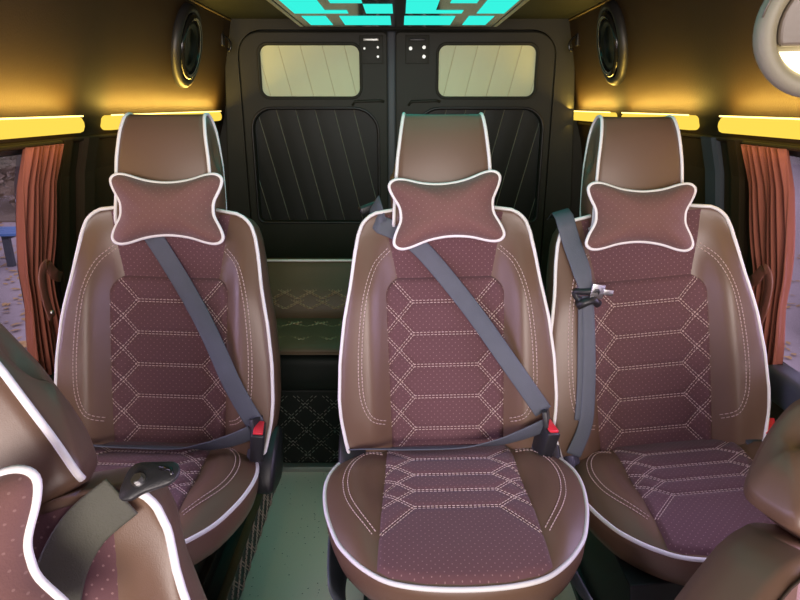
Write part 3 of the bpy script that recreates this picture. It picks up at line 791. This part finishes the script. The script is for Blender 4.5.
def bring(x, k): return [(x, 2.31 + (y - 2.31) * k, z if z < .6 else .6 + (z - .6) * (1 - (1 - k) * 2.2)) for y, z in bprof]
bb = bpart('backrest', loft([bring(BX0, .80), bring(BX0 + .015, .93), bring(BX0 + .05, 1), bring(BX1 - .05, 1), bring(BX1 - .015, .93), bring(BX1, .80)]), 'bench_olive')
pp = [(BX0, 2.31, .50), (BX0 + .004, 2.31, .62), (BX0 + .022, 2.312, .692), (BX0 + .06, 2.318, .712), (0, 2.318, .712), (BX1 - .06, 2.318, .712), (BX1 - .022, 2.312, .692), (BX1 - .004, 2.31, .62), (BX1, 2.31, .5)]
bpart('piping', tube(pp, .0045), 'piping', bb)
cs = []; cs2 = []
for k in range(-1, 14):
    for r_ in range(3):
        x = BX0 + .06 + k * .10 + .05 * (r_ % 2)
        for dd in (0, .012):
            for sg in (-1, 1):
                pts = [(x + dd + sg * .07 * t, r_ * .055 + .05 * t) for t in np.linspace(0, 1, 8)]
                pts = [p for p in pts if BX0 + .06 < p[0] < BX1 - .06]
                if len(pts) < 4: continue
                q1 = [p for p in pts if p[1] < .115]
                if len(q1) > 3: cs += dashes(q1, lambda a, b_: (a, 2.2425 + .156 * b_, .535 + b_ * .7), r=.0021, dash=.013, gap=.003)
                cs2 += dashes(pts, lambda a, b_: (a, 1.99 + b_ * 1.15, .5055), r=.0021, dash=.013, gap=.003)
bpart('stitching', join(*cs), 'bench_thread', bb); bpart('stitching', join(*cs2), 'bench_thread', bc)

# ================================================================ LIGHTS ON WALLS AND CEILING
def led(side, ya, yb, label):
    def sec(y, k): # rounded bar section on the sloping wall
        return [(side * (wx(1.25) - d * k + .004), y, 1.246 + dz * k * .92) for d, dz in ((0, .024), (.022, .024), (.032, .019), (.037, .006), (.037, -.008), (.032, -.021), (.022, -.026), (0, -.026))]
    o = ob('led_strip_light', loft([sec(ya, .55), sec(ya + .008, .85), sec(ya + .02, 1), sec(yb - .02, 1), sec(yb - .008, .85), sec(yb, .55)]), 'led')
    ob('led_row', tube([(side * (wx(1.25) - .030), y, 1.2690) for y in np.linspace(ya + .015, yb - .015, 12)], .0022, n=6), 'led_hot', o)
    L = yb - ya
    a = area('strip_glow', (side * (wx(1.25) - .045), (ya + yb) / 2, 1.255), (0, side * R(90), 0), .03, L * .95, (1.0, 0.58, 0.12), 0.25 * L); a.parent = o
    for dz, pw in ((.034, 4.2), (-.055, 0.3)):
        a = area('strip_glow', (side * (wx(1.25) - .060), (ya + yb) / 2, 1.25 + dz), (R(180) if dz > 0 else 0, 0, 0), .02, L * .95, (1.0, 0.63, 0.11), pw * L)
        zz = -Vector((side * .45, 0, 1 if dz > 0 else -1)).normalized(); xx = Vector((0, 1, 0)).cross(zz)
        a.rotation_euler = Matrix((xx, (0, 1, 0), zz)).transposed().to_euler(); a.parent = o
    return tag(o, label, 'light', 'yellow strip lights')
led(-1, 0.2, 1.865, 'yellow glowing strip light above the left curtain, longest on that wall')
led(-1, 2.02, 3.30, 'yellow glowing strip light behind the left headrest')
led(1, 0.2, 1.85, 'yellow glowing strip light directly above the right curtain')
led(1, 2.02, 2.665, 'yellow glowing strip light just above the headrest of the right seat')
led(1, 2.785, 3.445, 'shortest yellow glowing strip light, nearest the right rear door')

cl = empty('ceiling_light', (0, 2.3, 1.66)); tag(cl, 'cyan glowing ceiling light of fretwork panels in a dark tray', 'light')
co = Vector((0, -2.3, -1.66))
def cpart(name, vf, m): v, f = vf; return ob(name, ([Vector(p) + co for p in v], f), m, cl, smooth=False)
bev(cpart('tray', box(-.445, .430, 0.75, 3.06, 1.648, 1.668), 'gloss'), .004)
def lp(poly):
    n = len(poly); v = [(x, y, 1.6465) for x, y in poly] + [(x, y, 1.655) for x, y in poly]
    f = [tuple(range(n)), tuple(range(n, 2 * n))[::-1]] + [(i, (i + 1) % n, n + (i + 1) % n, n + i) for i in range(n)]
    cpart('light_panel', (v, f), 'cyan')
rect = lambda a, b, c_, d: [(a, c_), (b, c_), (b, d), (a, d)]
SX = 1.0
for yo in (0, -.74, -1.48):
    ya, yb = 2.705 + yo, 2.985 + yo
    for a, b in ((-.405, -.305), (-.250, -.040), (.018, .228), (.283, .388)): lp(rect(a, b, ya, yb))
    lp([(-.420, 2.27 + yo), (-.290, 2.27 + yo), (-.290, 2.545 + yo), (-.205, 2.545 + yo), (-.205, 2.625 + yo), (-.420, 2.625 + yo)])
    lp(rect(-.135, -.028, 2.40 + yo, 2.625 + yo))
    lp([(.022, 2.27 + yo), (.138, 2.27 + yo), (.138, 2.545 + yo), (.245, 2.545 + yo), (.245, 2.625 + yo), (.022, 2.625 + yo)])
    lp(rect(.305, .415, 2.27 + yo, 2.625 + yo))
    lp(rect(-.25, -.135, 2.28 + yo, 2.37 + yo)); lp(rect(.18, .275, 2.28 + yo, 2.37 + yo))
a_ = area('ceiling_light_glow', (0, 2.0, 1.640), (0, 0, 0), .75, 2.0, (0.05, 1.0, 0.82), 0.75); a_.parent = cl; a_.location = (0, -.3, -.025)

def ring_lamp():
    c0 = Vector((.674, 1.03, 1.420)); t = empty('overhead_lamp', c0, (R(8), 0, R(-14)))
    tag(t, 'pale padded oval lamp with a warm glowing lens near the right window', 'lamp')
    E = [(.090 * math.cos(a), .0915 * math.sin(a)) for a in np.linspace(0, 2 * PI, 49)[:-1]]
    rings = []
    for y, k in ((.07, .30), (.065, .7), (.04, 1.02), (.01, 1.16), (-.012, 1.20), (-.030, 1.12), (-.034, 1.0), (-.028, .90), (-.012, .84), (.005, .83), (.01, .4)):
        rings.append([(x * k, y, z * k) for x, z in E])
    ob('shell', loft(rings), 'lamp_skin', t)
    ob('seam', tube([(x * 1.165 + .0, -.0265, z * 1.165) for x, z in [E[i] for i in range(19, 24)]], .0015, n=5), 'lamp_plate', t)
    up = [(x * .84, z * .84) for x, z in E if z > -.044]; lo = [(x * .84, z * .84) for x, z in E if z < -.036]
    def slab(lp_, y0, y1):
        n = len(lp_); v = [(x, y0, z) for x, z in lp_] + [(x, y1, z) for x, z in lp_]
        return v, [tuple(range(n)), tuple(range(n, 2 * n))[::-1]] + [(i, (i + 1) % n, n + (i + 1) % n, n + i) for i in range(n)]
    bev(ob('reflector_plate', slab(up, -.022, .004), 'lamp_plate', t, smooth=False), .006)
    ob('lens', slab(lo, -.014, .004), 'warm', t, smooth=False)
    ob('stem', tube([(0, .03, .06), (0.0, .0, .16), (0.0, -.06, .30)], .014, n=10), 'lamp_skin', t)
ring_lamp()

# ================================================================ SPEAKERS, HOOKS, CURTAINS
def speaker(side, yc, zc, label):
    nrm = math.atan2(wx(1.4) - wx(1.7), .3)
    t = empty('oval_speaker', (side * (wx(zc) - .002), yc, zc), (0, side * -nrm, 0)); tag(t, label, 'speaker', 'oval speakers high on the side walls')
    E = [(.150 * math.cos(a), .168 * math.sin(a)) for a in np.linspace(0, 2 * PI, 49)[:-1]]
    ob('surround', loft([[(side * -d, y * k, z * k) for y, z in E] for d, k in ((-.01, 1), (.012, 1.0), (.026, .95), (.030, .88), (.022, .80), (.014, .78))]), 'black', t)
    ob('trim_ring', loft([[(side * -d, y * k, z * k) for y, z in E] for d, k in ((.012, .79), (.034, .76), (.040, .70), (.034, .64), (.012, .60))]), 'gloss', t)
    ob('cone', loft([[(side * -d, y * k, z * k) for y, z in E] for d, k in ((.020, .62), (.028, .58), (.026, .50), (.006, .30), (.002, .16), (.012, .10))]), 'door_quilt', t)
    ob('bright_bezel', tube([(side * -.033, y * .655, z * .655) for y, z in E], .0025, closed=True, n=6), 'alu', t)
speaker(-1, 2.72, 1.535, 'oval black speaker high on the left wall')
speaker(1, 2.73, 1.545, 'oval black speaker high on the right wall')
def hook(side, y, label):
    z = 1.61; t = empty('coat_hook', (side * (wx(z) - .002), y, z)); tag(t, label, 'hook', 'coat hooks by the rear doors')
    bev(ob('mount', box(-.008, .008, -.018, .018, -.03, .03), 'black', t), .004)
    ob('prong', tube(catmull([(-side * .005, 0, .02), (-side * .03, 0, .0), (-side * .04, 0, -.03), (-side * .03, 0, -.05), (-side * .02, 0, -.04)], 5), .006, n=8), 'gloss', t)
hook(-1, 3.25, 'small black coat hook beside the left rear door'); hook(1, 3.25, 'small black coat hook beside the right rear door')

def curtain(side, top, bot, label):
    t = empty('curtain', (side * .99, top[0], .62)); tag(t, label, 'curtain', 'terracotta curtains')
    o0 = t.location.copy()
    z0, z1 = .56, 1.197
    def fn(u, v):
        z = z0 + v * (z1 - z0); a = (z - z0) / (z1 - z0)
        g = 1 - .22 * math.exp(-((z - .80) / .10) ** 2)
        lo = bot[0] + (top[0] - bot[0]) * a; hi = bot[1] + (top[1] - bot[1]) * a
        mid = (lo + hi) / 2; y = mid + (u - .5) * (hi - lo) * g
        x = wx(z) - .032 - .014 * g * (math.sin(u * 2 * PI * 6.5 + .5 * math.sin(v * 4)) + .35 * math.sin(u * 2 * PI * 15 + 2 * v))
        return Vector((side * x, y, z)) - o0
    c = ob('fabric', grid(fn, 130, 26), 'curtain', t); s_ = c.modifiers.new('s', 'SOLIDIFY'); s_.thickness = .003
    ob('rail', tube([(side * .955 - o0.x, top[0] - .9 - o0.y, 1.200 - o0.z), (side * .955 - o0.x, top[1] + .02 - o0.y, 1.200 - o0.z)], .006, n=8), 'wall', t)
    yl = bot[0] + (top[0] - bot[0]) * .42
    pts = catmull([(side * .965, yl + .10, .835), (side * .950, yl + .05, .855), (side * .945, yl + .008, .895), (side * .950, yl - .012, .865), (side * .952, yl - .010, .80), (side * .955, yl + .008, .745)], 6)
    st = ob('tieback', ribbon([Vector(p) - o0 for p in pts], [(0, .75, .66)] * 6 + [(0, .9, -.3)] * (len(pts) - 6), .030, .002), 'strap', t)
    ob('stud', tube([Vector((side * .957, yl + .003, .762)) - o0, Vector((side * .946, yl + .003, .762)) - o0], .006, n=10), 'steel', st)
curtain(-1, (1.565, 1.725), (1.53, 1.68), 'terracotta pleated curtain tied back beside the left window')
curtain(1, (1.515, 1.70), (1.48, 1.64), 'terracotta pleated curtain tied back beside the right window')

# ================================================================ OUTSIDE
GZ = -0.65
struct(ob('ground', grid(lambda u, v: (-22 + 44 * u, -8 + 40 * v, GZ), 2, 2), 'asphalt', smooth=False))
struct(ob('ground_verge', box(-22, -4.2, 10.4, 32, GZ, GZ + .03), 'soil', smooth=False))
def leaf_cloud(n, place, size):
    V = []; Fc = []
    for _ in range(n):
        c = Vector(place()); s = size * random.uniform(.6, 1.3); m3 = Euler((random.uniform(-1, 1) * place.tilt, random.uniform(-1, 1) * place.tilt, random.uniform(0, 6.3))).to_matrix()
        b = len(V)
        for p in ((0, -1, 0), (.55, -.2, .12), (.35, .6, .1), (0, 1, .0), (-.35, .6, .1), (-.55, -.2, .12)): V.append(c + m3 @ (Vector(p) * s))
        Fc += [(b, b + 1, b + 2, b + 3), (b, b + 3, b + 4, b + 5)]
    return V, Fc
class Ground:
    tilt = .25
    def __init__(s, x0, x1, y0, y1): s.b = (x0, x1, y0, y1)
    def __call__(s): return (random.uniform(*s.b[:2]), random.uniform(*s.b[2:]), GZ + .012)
tag(ob('fallen_leaves', join(leaf_cloud(2600, Ground(-9, -1.6, 2.2, 11), .045), leaf_cloud(700, Ground(1.6, 6, 1.5, 8), .032)), 'leaf_b', smooth=False), 'dry yellow leaves scattered over the grey path outside the windows', 'leaves', kind='stuff')
class Blob:
    tilt = 1.4
    def __init__(s, c, r, h): s.c, s.r, s.h = c, r, h
    def __call__(s):
        a = random.uniform(0, 6.28); e = random.random() ** .5; z = random.random()
        k = s.r * (math.sin(PI * min(1, z * .8 + .18))) * e
        return (s.c[0] + k * math.cos(a), s.c[1] + k * math.sin(a), GZ + z * s.h)
for i, (x, y, r, h, lab) in enumerate(((-9.0, 12.2, 1.0, 1.9, 'brown green bush on the verge, leftmost through the left window'), (-7.0, 12.0, .95, 1.7, 'brown green bush on the verge behind the blue bench'), (-10.6, 15.6, 1.5, 3.2, 'tall dusky bush rising behind the smaller bushes outside'), (-7.7, 15.0, 1.3, 2.6, 'dusky bush behind the blue bench, second row outside'))):
    t = empty('bush', (x, y, GZ)); tag(t, lab, 'bush', 'bushes outside the left window')
    bl = Blob((0, 0, 0), r, h); v, f = leaf_cloud(1500, bl, .085); ob('foliage', ([Vector(p) - Vector((0, 0, GZ)) for p in v], f), 'leaf_a', t, smooth=False)
    ob('stems', join(*[tube([(0, 0, 0), (.4 * r * math.cos(a), .4 * r * math.sin(a), h * .5), (.6 * r * math.cos(a + .3), .6 * r * math.sin(a + .3), h * .85)], [.03, .02, .008], n=6) for a in (0, 1.3, 2.5, 3.8, 5)]), 'bark', t)
bt = empty('park_bench', (-5.65, 7.5, GZ), (0, 0, R(6))); tag(bt, 'blue slatted park bench on the path outside the left window', 'bench')
for k in range(4): bev(ob('seat_slat', box(-.9, .9, -.26 + k * .13, -.16 + k * .13, .40, .435), 'blue', bt, smooth=False), .006)
for x in (-.7, .7): bev(ob('leg', join(box(x - .04, x + .04, -.22, -.15, 0, .40), box(x - .04, x + .04, .15, .22, 0, .40), box(x - .04, x + .04, -.22, .22, .35, .40)), 'slate', bt, smooth=False), .005)
